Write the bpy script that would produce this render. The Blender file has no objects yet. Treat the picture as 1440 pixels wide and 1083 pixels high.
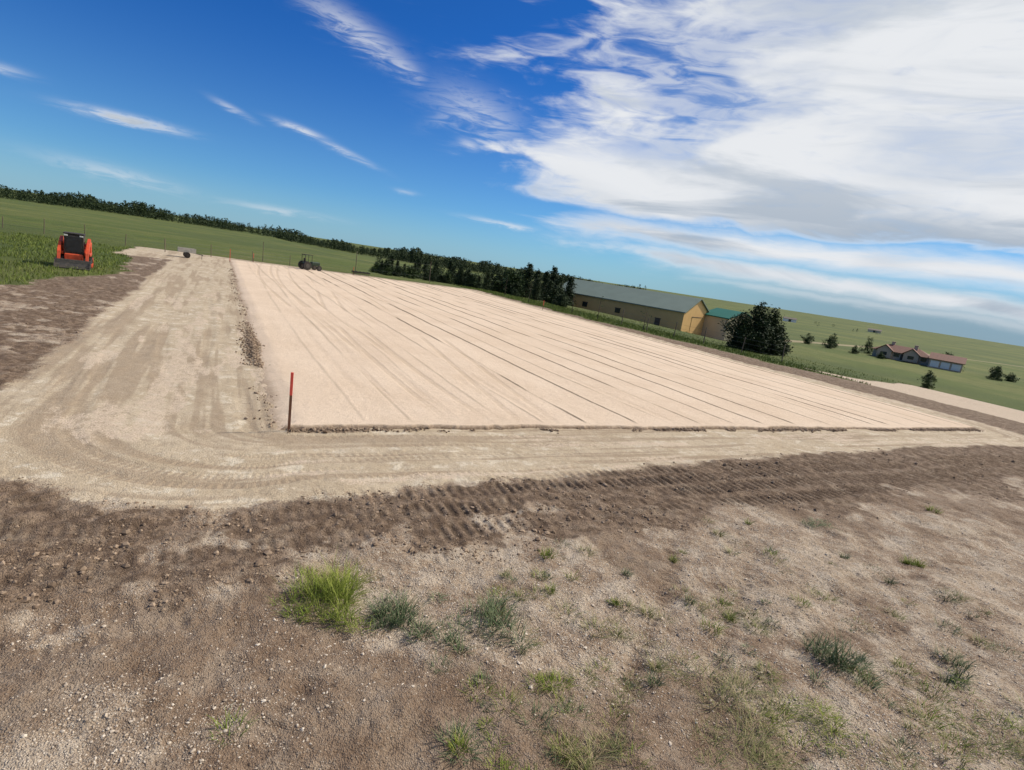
import bpy, bmesh, math, random
import numpy as np
from mathutils import Vector, Matrix
random.seed(7); rng=np.random.default_rng(7)
sc=bpy.context.scene
sc.view_settings.view_transform='Standard'; sc.view_settings.look='None'; sc.view_settings.exposure=0
COL=sc.collection
# ------------------------------------------------------------ maths
def ss(a,b,x):
    t=np.clip((x-a)/(b-a),0,1); return t*t*(3-2*t)
def vn(x,y,seed=0):
    ix=np.floor(x); iy=np.floor(y); fx=x-ix; fy=y-iy
    fx=fx*fx*(3-2*fx); fy=fy*fy*(3-2*fy)
    def h(a,b):
        v=np.sin(a*127.1+b*311.7+seed*74.7)*43758.5453
        return v-np.floor(v)
    return (h(ix,iy)*(1-fx)+h(ix+1,iy)*fx)*(1-fy)+(h(ix,iy+1)*(1-fx)+h(ix+1,iy+1)*fx)*fy
def fbm(x,y,seed=0,o=4):
    v=0;a=.5;n=0
    for i in range(o):
        v=v+a*vn(x*2**i+i*13.7,y*2**i-i*7.3,seed+i);n+=a;a*=.5
    return v/n
A=np.array([-3.9,9.6]); L=(-0.480,0.877); W=(0.877,0.480)
PW,PL=25.2,53.0
def st(x,y):
    dx=x-A[0];dy=y-A[1]
    return dx*W[0]+dy*W[1], dx*L[0]+dy*L[1]
def xy(s,t): return A[0]+s*W[0]+t*L[0], A[1]+s*W[1]+t*L[1]
def masks(x,y):
    s,t=st(x,y)
    ds=np.maximum(np.maximum(-s,s-PW),0); dt=np.maximum(np.maximum(-t,t-PL),0)
    d=np.hypot(ds,dt)
    n1=fbm(x*.6,y*.6,1,4)-.5; n2=fbm(x*2.5,y*2.5,5,3)-.5
    wf=np.interp(s,[0,3,11,22,26,40],[2.95,2.7,1.9,1.55,2.1,2.1])
    phi=np.arctan2(np.maximum(-t,0),np.maximum(-s,1e-3))/(math.pi/2)
    w=np.where((t<0)&(s<0),4.3+(2.95-4.3)*phi,np.where(t<0,wf,np.where(s<0,4.3,np.interp(t,[0,5,14],[2.4,2.2,1.4]))))
    w=np.where(t>PL,2.5,w)
    dd=d+n1*.6+n2*.30
    road=1-ss(w-.25,w+.35,dd)
    mound=ss(-8.5,-7.6,s+n1)*ss(41,44,t+n1*3)*(1-ss(55,56.5,t+n1*2))*(1-ss(-.5,.5,s))
    road=np.maximum(road,mound)
    sg=np.interp(t,[-60,-10,10,16,27,47,60],[-40,-22,-9.5,-8,-5.6,-7.6,-8])
    grass=1-ss(sg-.5,sg+.3,s+n1*1.6)
    grass=np.maximum(grass,ss(55.2,56.5,t+n1*2))
    sr=np.interp(t,[-10,9,14,30,60],[46,36,31,27.8,27.4])
    grass=np.maximum(grass,ss(sr-.4,sr+.8,s+n1*2.5))
    front=(1-ss(4.1,5.3,np.where(t<0,-t,0)+n1*2.2+n2*1.0))
    till=front*(1-grass)
    pad2=ss(35,36,s+n1)*(1-ss(64,65,s+n1))*ss(-24,-23,t)*(1-ss(14.5,16,t+n1*2))
    grass=grass*(1-pad2); till=till*(1-road)*(1-pad2); grass=grass*(1-road)
    return s,t,d,road,till,grass,pad2,n1,n2
PATH=[(60,150),(90,184),(154,247),(300,330)]
def pathm(x,y):
    best=np.full(np.shape(x),1e9)
    for (a,b),(c,e) in zip(PATH[:-1],PATH[1:]):
        vx,vy=c-a,e-b; k=np.clip(((x-a)*vx+(y-b)*vy)/(vx*vx+vy*vy),0,1)
        best=np.minimum(best,np.hypot(x-a-k*vx,y-b-k*vy))
    return 1-ss(2.,3.5,best)
def base(x,y):
    s,t=st(x,y); r=np.hypot(x,y)
    rt=ss(27,75,s)
    z=-1.1*ss(27,48,s)-3.3*ss(48,78,s)-1.2*ss(80,150,s)
    z=z-2.0*ss(58,120,t)*(1-rt)
    z=z-2.3*ss(150,450,r)
    z=z+ss(500,2300,r)*(9+9*(fbm(x/900+3,y/900+8,9,3)-.45))
    z=z+ss(60,200,r)*(fbm(x/90,y/90,4,3)-.5)*1.2
    return z
def zat(x,y): return float(base(np.array([float(x)]),np.array([float(y)]))[0])
# ------------------------------------------------------------ node helper
class NT:
    def __init__(s,tree): s.t=tree
    def n(s,ty,**k):
        o=s.t.nodes.new(ty)
        for a,b in k.items(): setattr(o,a,b)
        return o
    def put(s,sock,v):
        if isinstance(v,bpy.types.NodeSocket): s.t.links.new(v,sock)
        elif isinstance(v,(tuple,list)) and len(v)==3 and sock.type=='RGBA': sock.default_value=(*v,1)
        else: sock.default_value=v
    def m(s,op,a,b=0.0,c=None,clamp=False):
        o=s.n('ShaderNodeMath',operation=op,use_clamp=clamp); s.put(o.inputs[0],a); s.put(o.inputs[1],b)
        if c is not None: s.put(o.inputs[2],c)
        return o.outputs[0]
    def sm(s,x,a,b,lo=0.,hi=1.):
        o=s.n('ShaderNodeMapRange',interpolation_type='SMOOTHSTEP'); s.put(o.inputs[0],x)
        for i,v in enumerate((a,b,lo,hi)): s.put(o.inputs[i+1],v)
        return o.outputs[0]
    def mix(s,f,a,b,bt='MIX'):
        o=s.n('ShaderNodeMix',data_type='RGBA',blend_type=bt); s.put(o.inputs[0],f); s.put(o.inputs[6],a); s.put(o.inputs[7],b); return o.outputs[2]
    def noise(s,v,scale,det=4,rough=.55,dist=0.):
        o=s.n('ShaderNodeTexNoise'); s.put(o.inputs['Vector'],v); o.inputs['Scale'].default_value=scale
        o.inputs['Detail'].default_value=det;o.inputs['Roughness'].default_value=rough;o.inputs['Distortion'].default_value=dist
        return o.outputs['Fac']
    def vor(s,v,scale):
        o=s.n('ShaderNodeTexVoronoi'); s.put(o.inputs['Vector'],v); o.inputs['Scale'].default_value=scale; return o
    def scale(s,v,x,y,z):
        o=s.n('ShaderNodeMapping'); s.put(o.inputs[0],v); o.inputs['Scale'].default_value=(x,y,z); return o.outputs[0]
def newmat(name):
    m=bpy.data.materials.new(name); m.use_nodes=True; nt=NT(m.node_tree); b=m.node_tree.nodes['Principled BSDF']
    b.inputs['Specular IOR Level'].default_value=.2; b.inputs['Roughness'].default_value=.95
    return m,nt,b
def pmat(name,c,rough=.6,metal=0.,var=.25,scale=6.,spec=.4,c2=None):
    m,nt,b=newmat(name); co=nt.n('ShaderNodeTexCoord').outputs['Object']
    f=nt.sm(nt.noise(co,scale,5),.35,.7); d=c2 or tuple(x*(1-var) for x in c)
    nt.put(b.inputs['Base Color'],nt.mix(f,c,d)); b.inputs['Roughness'].default_value=rough
    b.inputs['Metallic'].default_value=metal; b.inputs['Specular IOR Level'].default_value=spec
    bp=nt.n('ShaderNodeBump'); bp.inputs['Strength'].default_value=.15; bp.inputs['Distance'].default_value=.02
    nt.put(bp.inputs['Height'],f); nt.put(b.inputs['Normal'],bp.outputs[0]); return m
def leafmat(name,c1,c2,c3):
    m,nt,b=newmat(name); g=nt.n('ShaderNodeNewGeometry'); r=g.outputs['Random Per Island']
    n=nt.sm(nt.noise(g.outputs['Position'],.8,3),.35,.65)
    c=nt.mix(nt.sm(r,.3,.9),c1,c2); c=nt.mix(nt.m('MULTIPLY',n,.6),c,c3)
    nt.put(b.inputs['Base Color'],c); b.inputs['Roughness'].default_value=.75
    return m
# ------------------------------------------------------------ mesh helpers
def npmesh(name,v,f,mats,smooth=False,attrs=None):
    me=bpy.data.meshes.new(name); v=np.asarray(v,dtype=np.float32); f=np.asarray(f,dtype=np.int32)
    me.vertices.add(len(v)); me.vertices.foreach_set('co',v.ravel())
    k=f.shape[1]; me.loops.add(f.size); me.loops.foreach_set('vertex_index',f.ravel())
    me.polygons.add(len(f)); me.polygons.foreach_set('loop_start',np.arange(len(f),dtype=np.int32)*k)
    me.polygons.foreach_set('loop_total',np.full(len(f),k,dtype=np.int32))
    me.update(calc_edges=True); me.validate()
    me.polygons.foreach_set('use_smooth',np.full(len(me.polygons),smooth,dtype=bool))
    for m in (mats if isinstance(mats,list) else [mats]): me.materials.append(m)
    if attrs:
        for an,a in attrs.items():
            at=me.attributes.new(an,'FLOAT_COLOR','POINT'); at.data.foreach_set('color',np.asarray(a,dtype=np.float32).ravel())
    return me
def add(name,me,parent=None,loc=(0,0,0),rot=0,**props):
    o=bpy.data.objects.new(name,me); COL.objects.link(o); o.location=loc; o.rotation_euler=(0,0,rot)
    if parent is not None: o.parent=parent
    for k,v in props.items(): o[k]=v
    return o
class B:
    """accumulates shaped primitives into one mesh"""
    def __init__(s): s.bm=bmesh.new()
    def _x(s,vs,M): bmesh.ops.transform(s.bm,matrix=M,verts=vs)
    def box(s,c,d,rot=None,bev=0.,taper=None):
        r=bmesh.ops.create_cube(s.bm,size=1); vs=r['verts']
        s._x(vs,Matrix.Diagonal((*d,1)))
        if taper:
            for v in vs:
                if v.co.z>0: v.co.x*=taper[0]; v.co.y*=taper[1]
        if bev>0:
            es=list({e for v in vs for e in v.link_edges})
            g=bmesh.ops.bevel(s.bm,geom=es,offset=bev,segments=2,affect='EDGES',profile=.5)
            vs=list({v for f in g['faces'] for v in f.verts}|{v for v in vs if v.is_valid})
        M=Matrix.Translation(c)
        if rot is not None: M=M@rot
        s._x(vs,M); return s
    def cyl(s,a,b,r1,r2=None,seg=14):
        a=Vector(a);b=Vector(b); r2=r1 if r2 is None else r2
        r=bmesh.ops.create_cone(s.bm,cap_ends=True,segments=seg,radius1=r1,radius2=r2,depth=(b-a).length)
        q=(b-a).to_track_quat('Z','Y').to_matrix().to_4x4()
        s._x(r['verts'],Matrix.Translation((a+b)/2)@q); return s
    def poly(s,vs,fs):
        v=[s.bm.verts.new(p) for p in vs]
        for f in fs: s.bm.faces.new([v[i] for i in f])
        return s
    def prism(s,pts,x0,x1,axis='x'):
        n=len(pts)
        if axis=='x': vs=[(x0,p[0],p[1]) for p in pts]+[(x1,p[0],p[1]) for p in pts]
        else: vs=[(p[0],x0,p[1]) for p in pts]+[(p[0],x1,p[1]) for p in pts]
        fs=[list(range(n)),list(range(2*n-1,n-1,-1))]+[[i,i+n,(i+1)%n+n,(i+1)%n] for i in range(n)]
        return s.poly(vs,fs)
    def mesh(s,name,mat,smooth=False):
        bmesh.ops.recalc_face_normals(s.bm,faces=s.bm.faces[:])
        me=bpy.data.meshes.new(name); s.bm.to_mesh(me); s.bm.free(); me.materials.append(mat)
        if smooth:
            for p in me.polygons: p.use_smooth=True
        return me
def thing(name,label,cat,loc,rot=0,group=None):
    o=add(name,None,loc=loc,rot=rot,label=label,category=cat)
    if group: o['group']=group
    return o
def copything(src,loc,rot=0,scale=1.,label=None):
    o=src.copy(); COL.objects.link(o); o.location=loc; o.rotation_euler=(0,0,rot); o.scale=(scale,)*3 if not isinstance(scale,tuple) else scale
    if label: o['label']=label
    for c in src.children:
        k=c.copy(); COL.objects.link(k); k.parent=o
    return o
# ------------------------------------------------------------ ground material
m_ground,nt,b=newmat('ground_soil')
pos=nt.n('ShaderNodeNewGeometry').outputs['Position']
a1=nt.n('ShaderNodeAttribute',attribute_name='m1'); sp1=nt.n('ShaderNodeSeparateColor'); nt.put(sp1.inputs[0],a1.outputs['Color'])
a2=nt.n('ShaderNodeAttribute',attribute_name='m2'); sp2=nt.n('ShaderNodeSeparateColor'); nt.put(sp2.inputs[0],a2.outputs['Color'])
a3=nt.n('ShaderNodeAttribute',attribute_name='m3'); sp3=nt.n('ShaderNodeSeparateColor'); nt.put(sp3.inputs[0],a3.outputs['Color'])
road,till,grass=sp1.outputs; pad2,streak,tone=sp2.outputs; groove=sp3.outputs[0]
nA=nt.noise(pos,.9,5,.6); nB=nt.noise(pos,5,6,.65); nC=nt.noise(pos,38,5,.7); nD=nt.noise(pos,140,3,.6); nE=nt.noise(pos,2.2,7,.7)
gv=nt.vor(pos,80); gv2=nt.vor(pos,34); gv3=nt.vor(pos,45)
def sep(v):
    o=nt.n('ShaderNodeSeparateColor'); nt.put(o.inputs[0],v); return o.outputs
cell=sep(gv.outputs['Color']); cell2=sep(gv2.outputs['Color']); cell3=sep(gv3.outputs['Color'])
dirt=nt.mix(nt.sm(nA,.38,.60),(.490,.378,.268),(.375,.270,.185))
dirt=nt.mix(nt.sm(nE,.48,.60),dirt,(.58,.475,.36))
dirt=nt.mix(nt.sm(nE,.46,.37,0,.8),dirt,(.230,.155,.10))
dirt=nt.mix(nt.sm(tone,.70,.20,0,.60),dirt,(.225,.148,.095))
lightp=nt.m('MULTIPLY',nt.sm(tone,.1,.7,.25,1.),nt.sm(nB,.36,.52,.25,1.))
peb=nt.m('MULTIPLY',nt.sm(cell[0],.42,.62),nt.sm(gv.outputs['Distance'],.6,.3))
dirt=nt.mix(nt.m('MULTIPLY',peb,nt.m('MULTIPLY',lightp,.75)),dirt,(.70,.60,.48))
peb3=nt.m('MULTIPLY',nt.sm(cell3[2],.72,.84),nt.sm(gv3.outputs['Distance'],.5,.34))
dirt=nt.mix(nt.m('MULTIPLY',peb3,nt.m('MULTIPLY',lightp,.85)),dirt,(.74,.65,.53))
dark=nt.m('MULTIPLY',nt.sm(cell2[1],.55,.75),nt.sm(gv2.outputs['Distance'],.52,.25))
dirt=nt.mix(nt.m('MULTIPLY',dark,.5),dirt,(.13,.088,.058))
tl=nt.mix(nt.sm(nB,.40,.58),(.315,.226,.155),(.175,.118,.078))
tl=nt.mix(nt.sm(nE,.5,.66,0,.7),tl,(.41,.32,.23))
tl=nt.mix(nt.m('MULTIPLY',dark,.5),tl,(.085,.058,.038))
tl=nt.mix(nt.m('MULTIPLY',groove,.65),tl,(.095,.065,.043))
rd=nt.mix(nt.sm(nA,.36,.64),(.575,.470,.335),(.50,.400,.275))
rd=nt.mix(nt.sm(streak,.38,.70,0,.70),rd,(.365,.275,.185))
rd=nt.mix(nt.m('MULTIPLY',nt.sm(nE,.52,.62),nt.sm(streak,.62,.2)),rd,(.71,.62,.475))
rd=nt.mix(nt.sm(nB,.48,.38,0,.35),rd,(.34,.26,.18))
rd=nt.mix(nt.m('MULTIPLY',nt.m('MULTIPLY',peb,.45),nt.sm(nE,.4,.6)),rd,(.74,.65,.52))
rd=nt.mix(nt.m('MULTIPLY',dark,.22),rd,(.19,.14,.095))
fg=nt.noise(pos,.035,5,.6); fg2=nt.noise(pos,.35,6,.7); fg3=nt.noise(pos,6,4,.7); fg4=nt.noise(pos,.012,4,.6)
gr=nt.mix(nt.sm(fg,.36,.64),(.092,.128,.024),(.160,.172,.048))
gr=nt.mix(nt.sm(fg2,.42,.66,0,.55),gr,(.066,.095,.019))
gr=nt.mix(nt.sm(fg4,.42,.58,0,.65),gr,(.068,.098,.026))
gr=nt.mix(nt.sm(fg3,.45,.75,0,.5),gr,(.18,.17,.065))
gr=nt.mix(nt.sm(tone,.5,1.,0,.75),gr,(.38,.31,.19))
sand=nt.mix(nt.sm(nB,.3,.7),(.69,.565,.43),(.61,.485,.36))
jit=nt.m('MULTIPLY',nt.m('SUBTRACT',nt.m('MULTIPLY_ADD',nB,.5,nt.m('MULTIPLY',nC,.5)),.5),2.6)
def soft(x): return nt.sm(nt.m('ADD',x,nt.m('MULTIPLY',jit,nt.sm(nt.m('ABSOLUTE',nt.m('SUBTRACT',x,.5)),.5,.2))),.25,.75)
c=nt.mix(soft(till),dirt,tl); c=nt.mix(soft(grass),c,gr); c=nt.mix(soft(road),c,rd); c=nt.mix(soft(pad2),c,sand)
c=nt.mix(nt.sm(nD,.38,.66,0,.45),c,nt.mix(1.,c,(.5,.46,.42),'MULTIPLY'))
c=nt.mix(nt.sm(nC,.53,.42,0,.34),c,nt.mix(1.,c,(.52,.47,.43),'MULTIPLY'))
nt.put(b.inputs['Base Color'],c)
hgt=nt.m('ADD',nt.m('MULTIPLY',nC,1.1),nt.m('MULTIPLY',nt.m('SUBTRACT',1.,gv.outputs['Distance']),.5))
hgt=nt.m('ADD',hgt,nt.m('MULTIPLY',nB,1.2)); hgt=nt.m('ADD',hgt,nt.m('MULTIPLY',peb3,.6))
bp=nt.n('ShaderNodeBump'); bp.inputs['Distance'].default_value=.028; nt.put(bp.inputs['Height'],hgt)
nt.put(bp.inputs['Strength'],nt.m('MULTIPLY_ADD',soft(road),-.4,1.)); nt.put(b.inputs['Normal'],bp.outputs[0])
# ------------------------------------------------------------ ground sheet
fine=np.radians(np.arange(-54,54.01,.13)); coarse=np.radians(np.arange(57,304,3.)); ang=np.concatenate([fine,coarse]); na=len(ang)
rad=np.concatenate([np.geomspace(.3,2.6,8,endpoint=False),np.exp(np.arange(math.log(2.6),math.log(30),.0033)),np.geomspace(30.2,9000,300)]); nr=len(rad)
R,T=np.meshgrid(rad,ang,indexing='ij'); X=R*np.sin(T); Y=R*np.cos(T)
s,t,d,rdm,tlm,grm,p2m,n1,n2=masks(X,Y)
Z=base(X,Y)
near=1-ss(25,60,R)
till_h=(fbm(X*5,Y*5,21,4)-.5)*.08+np.abs(fbm(X*2.2,Y*2.2,33,4)-.5)*.06+(fbm(X*14,Y*14,23,3)-.5)*.05*ss(.35,.6,fbm(X*1.3,Y*1.3,24,2))
brk=ss(.30,.46,fbm(X*.9,Y*.9,25,4))
lane=np.zeros_like(X); phs=np.zeros_like(X)
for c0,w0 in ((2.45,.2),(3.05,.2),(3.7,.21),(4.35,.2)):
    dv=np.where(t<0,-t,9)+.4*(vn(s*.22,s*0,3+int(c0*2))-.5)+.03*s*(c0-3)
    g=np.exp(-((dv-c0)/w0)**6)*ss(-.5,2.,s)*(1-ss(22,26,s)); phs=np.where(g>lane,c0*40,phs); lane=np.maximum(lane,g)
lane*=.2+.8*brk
arg1=s*2*math.pi/.165+np.sin(t*3)*.4+1.4*fbm(X*1.4,Y*1.4,77,2)+phs
lane2=np.zeros_like(X); q=X*.86+Y*.51; p=-X*.51+Y*.86
for c0 in (5.3,6.1,6.8,7.5):
    lane2=np.maximum(lane2,np.exp(-((p-c0-.6*(vn(q*.4,q*0,int(c0*3))-.5))/.16)**4))
lane2*=(1-ss(-1.8,-.8,X))*(d>2.6)*(1-ss(5.5,7.5,d))*brk
arg2=q*2*math.pi/.13+3*fbm(X*1.6,Y*1.6,78,2)
cl1=np.tanh(1.8*np.sin(arg1)); cl2=np.tanh(1.4*np.sin(arg2)); amp=.012+.020*fbm(X*2.5,Y*2.5,80,2)
Z+=near*tlm*(till_h*(1-.8*np.maximum(lane,lane2))+lane*(cl1*amp-.008)+lane2*(cl2*.007-.008))
Z+=near*(1-rdm)*(1-tlm)*(1-grm)*((fbm(X*1.1,Y*1.1,41,4)-.5)*.15+(fbm(X*9,Y*9,43,4)-.5)*.045+(fbm(X*3.5,Y*3.5,44,3)-.5)*.06)
Z+=near*rdm*((fbm(X*.8,Y*.8,51,3)-.5)*.05+(fbm(X*8,Y*8,53,3)-.5)*.018)
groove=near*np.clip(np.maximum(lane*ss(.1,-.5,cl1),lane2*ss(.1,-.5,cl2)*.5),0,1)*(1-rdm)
rutc=np.zeros_like(X)
for (px,py,dx_,dy_,hw) in ((1.9,5.6,.35,.94,.11),(2.9,5.8,.42,.9,.11),(-3.0,4.2,.75,.66,.13),(4.6,7.0,.93,.35,.12),(5.2,6.2,.93,.35,.12),(-1.2,3.9,.2,.98,.12),(3.6,4.4,.8,.6,.1),(7.5,9.2,.93,.36,.13),(8.2,8.6,.93,.36,.13),(-2.2,4.6,.8,.6,.1)):
    nn=math.hypot(dx_,dy_); e=((X-px)*dy_-(Y-py)*dx_)/nn+.3*(vn(Y*.5,X*.5,int(px*10)%17)-.5); al=((X-px)*dx_+(Y-py)*dy_)/nn
    g=np.exp(-(e/hw)**2)*(1-ss(1.4,3.0,np.abs(al)))*(1-rdm)*(1-tlm)*(1-grm)*(.3+.7*brk)
    Z+=-.024*g+g*np.sin(al*2*math.pi/.12+3*vn(X*3,Y*3,79))*.008; rutc=np.maximum(rutc,g)
rimd=np.where((s>-1.2)&(t>-1.2),d,9)
clump=np.exp(-((t-7.5)/2.2)**2)
rbr=np.where(s<0,clump*ss(.30,.55,fbm(X*.9,Y*.9,61,3))+.30*ss(.55,.7,fbm(X*1.4,Y*1.4,62,3)),.9*ss(.40,.58,fbm(X*.9,Y*.9,61,3)))
rim=np.exp(-((rimd-.20)/.10)**2)*np.clip(rbr,0,1)
Z+=near*rim*(.02+.08*fbm(X*6,Y*6,63,3))*np.where(s<0,1.1,.45)
inside=ss(.3,1.2,np.minimum(np.minimum(s,PW-s),np.minimum(t,PL-t)))
Z-=inside*.35
phi=np.arctan2(np.maximum(-t,0),np.maximum(-s,1e-6)); RC=3.2
along=np.where((t<0)&(s<0),-phi*RC,np.where(t<0,-math.pi/2*RC-s,t))
dsc=np.where((t<0)&(s<0),1-.36*phi/(math.pi/2),np.where(t<0,.64,1.)); dq=d/dsc
streak=fbm(dq*2.6,along*.16,71,4)*.45+.2*fbm(X*.5,Y*.5,73,3)+.35*fbm(dq*9,along*.3,74,4)
streak=np.clip((streak-.5)*3.+.38,0,1)
trd=np.zeros_like(X)
for c0 in (.9,1.35,2.2,2.7,3.3,3.8): trd=np.maximum(trd,np.exp(-((dq-c0-.7*(vn(along*.10,along*0,int(c0*7))-.5))/.13)**6)*ss(.40,.56,fbm(along*.25,dq*.4,int(c0*9),3)))
trs=np.sin(along*2*math.pi/.13+dq*6+2*fbm(X,Y,79,2))
streak=np.clip(streak+trd*(.18+.10*trs),0,1)
Z+=near*rdm*trd*(trs*.0035-.010)
streak=np.maximum(streak,np.clip(rim*1.3,0,1))
tone=np.where(grm>.5,0,np.clip(ss(.34,.56,fbm(X*.55+2,Y*.55,81,5)+.25*n2)-.5*rutc,0,1))
strip=np.exp(-(((s+16+ (t-25)*.12)/2.2))**2)*ss(16,20,t)*(1-ss(44,52,t))*.85*(fbm(X*.8,Y*.8,85,3)+.4)
tone=np.where(grm>.5,np.clip(np.maximum(strip+.3*(strip>.05),pathm(X,Y)),0,1),tone)
tilc=np.maximum(tlm*(1-.7*ss(.52,.66,fbm(X*1.8,Y*1.8,83,4))*ss(-3,-1.5,-X)),rim*.9*(rdm>.3))
pale=ss(.56,.70,fbm(dq*2.4+5,along*.4,87,4))*rdm*(d<4)*near
m1=np.stack([np.clip(rdm-rim*.8,0,1),tilc,grm,np.ones_like(X)],-1).reshape(-1,4)
m2=np.stack([np.maximum(p2m,pale*.55),streak,tone,np.ones_like(X)],-1).reshape(-1,4)
m3=np.stack([groove,groove*0,groove*0,np.ones_like(X)],-1).reshape(-1,4)
V=np.stack([X,Y,Z],-1).reshape(-1,3)
i=np.arange(nr-1)[:,None]*na; j=np.arange(na)[None,:]; j2=(j+1)%na
F=np.stack([i+j,i+na+j,i+na+j2,i+j2],-1).reshape(-1,4)
me=npmesh('ground',V,F,m_ground,True,{'m1':m1,'m2':m2,'m3':m3})
if me.polygons[0].normal.z<0: me.flip_normals()
add('ground',me,kind='structure')
# ------------------------------------------------------------ sand pad
m_sand,nt,b=newmat('screened_sand'); tc=nt.n('ShaderNodeTexCoord').outputs['Object']
at=nt.n('ShaderNodeAttribute',attribute_name='m1'); sp=nt.n('ShaderNodeSeparateColor'); nt.put(sp.inputs[0],at.outputs['Color'])
nA=nt.noise(tc,.35,4,.6); nB=nt.noise(tc,3,5,.6); nC=nt.noise(tc,40,4,.7); nG=nt.noise(tc,12,5,.75); nS=nt.noise(nt.scale(tc,.8,.10,1),1.,5,.6)
c=nt.mix(nt.sm(nA,.35,.65),(.700,.555,.415),(.640,.495,.360)); c=nt.mix(nt.sm(nS,.50,.68,0,.35),c,(.55,.415,.29))
c=nt.mix(nt.sm(nB,.5,.72,0,.4),c,(.73,.595,.46)); c=nt.mix(nt.sm(nG,.50,.64,0,.40),c,(.50,.38,.27))
wv=nt.n('ShaderNodeTexWave',wave_type='BANDS',bands_direction='Y'); nt.put(wv.inputs['Vector'],tc); wv.inputs['Scale'].default_value=2.4; wv.inputs['Distortion'].default_value=1.5
tread=nt.m('MULTIPLY',sp.outputs[1],nt.sm(wv.outputs['Fac'],.3,.7,.4,1.))
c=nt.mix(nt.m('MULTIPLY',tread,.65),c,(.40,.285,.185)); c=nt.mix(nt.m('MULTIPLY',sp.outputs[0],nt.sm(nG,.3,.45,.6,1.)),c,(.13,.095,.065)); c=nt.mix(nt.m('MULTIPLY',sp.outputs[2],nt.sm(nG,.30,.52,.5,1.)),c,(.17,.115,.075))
c=nt.mix(nt.sm(nC,.45,.62,0,.35),c,(.44,.335,.235)); nt.put(b.inputs['Base Color'],c)
bp=nt.n('ShaderNodeBump'); bp.inputs['Strength'].default_value=.8; bp.inputs['Distance'].default_value=.024; nt.put(bp.inputs['Height'],nt.m('ADD',nt.m('ADD',nC,nG),nt.m('MULTIPLY',tread,-.6))); nt.put(b.inputs['Normal'],bp.outputs[0])
sv=np.linspace(-.4,PW+.4,1100); tv=[-.4]; 
while tv[-1]<PL+.4: tv.append(tv[-1]+.025+.015*(tv[-1]+.4))
tv=np.array(tv); tv[-1]=PL+.4
S,TT=np.meshgrid(sv,tv,indexing='ij')
e=np.minimum(np.minimum(S,PW-S),np.minimum(TT,PL-TT))
en=e+(fbm(S*.8,TT*.8,91,4)-.5)*.22+(fbm(S*6,TT*6,92,3)-.5)*.10
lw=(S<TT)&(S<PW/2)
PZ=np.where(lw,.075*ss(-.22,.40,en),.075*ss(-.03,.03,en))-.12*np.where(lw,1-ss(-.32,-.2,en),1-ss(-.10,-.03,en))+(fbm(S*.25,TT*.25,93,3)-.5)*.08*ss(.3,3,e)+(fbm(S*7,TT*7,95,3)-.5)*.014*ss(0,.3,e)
line=np.zeros_like(S); tire=np.zeros_like(S)
lr=random.Random(3); x0=1.4; fe=ss(.10,.5,e)
while x0<PW-.4:
    wob=.26*(vn(TT*.10,TT*0+x0,5)-.5)+.05*(vn(TT*1.3,TT*0+x0,6)-.5)+(lr.random()-.5)*.010*TT
    st_=lr.choice([.45,.7,.95,1.]) if x0>5 else lr.uniform(.05,.35)
    br=.22+.78*ss(.38,.52,fbm(TT*.2+x0*3,TT*0+x0,7,3)+(.05 if x0>7 else 0))
    wd_=.022+.0014*TT+.015*vn(TT*.8,TT*0+x0,9)
    g_=np.exp(-((S-x0-wob)/wd_)**2)*br*st_*fe
    line=np.maximum(line,g_); PZ+=.014*np.exp(-((S-x0-wob-.05)/.04)**2)*br*st_*fe
    if lr.random()<.6:
        off=lr.uniform(.2,.6); g2=np.exp(-((S-x0-off-wob)/.10)**4)*ss(.42,.6,fbm(TT*.15+x0,TT*0+x0*2,8,3))*lr.uniform(.1,.4)*fe; tire=np.maximum(tire,g2); PZ-=.008*g2
    x0+=lr.uniform(.9,1.6)
for c0,sl,am,fr in ((1.6,.02,.8,.09),(2.4,.04,1.0,.07),(3.6,.03,.8,.1),(5.5,.05,.8,.09)):
    for o_ in (0,.95):
        g2=np.exp(-((S-c0-o_-sl*TT-am*np.sin(TT*fr+c0))/.10)**6)*(.10+.55*ss(.35,.65,vn(TT*.3,TT*0+c0,4)))*fe; tire=np.maximum(tire,g2); PZ-=.010*g2
edge=np.where(lw,(1-ss(-.15,.12,en))*.6,1-ss(-.02,.05,en))  # pad rim darkened in the colour, painting in the shade along its edge
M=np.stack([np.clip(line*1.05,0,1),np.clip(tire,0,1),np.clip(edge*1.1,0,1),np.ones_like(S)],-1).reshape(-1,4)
ns_,nt_=S.shape; i=np.arange(ns_-1)[:,None]*nt_; j=np.arange(nt_-1)[None,:]
F=np.stack([i+j,i+nt_+j,i+nt_+j+1,i+j+1],-1).reshape(-1,4)
me=npmesh('sand_pad_ground',np.stack([S,TT,PZ],-1).reshape(-1,3),F,m_sand,True,{'m1':M})
add('sand_pad_ground',me,loc=(A[0],A[1],0),rot=math.atan2(W[1],W[0]),kind='structure')
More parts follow.
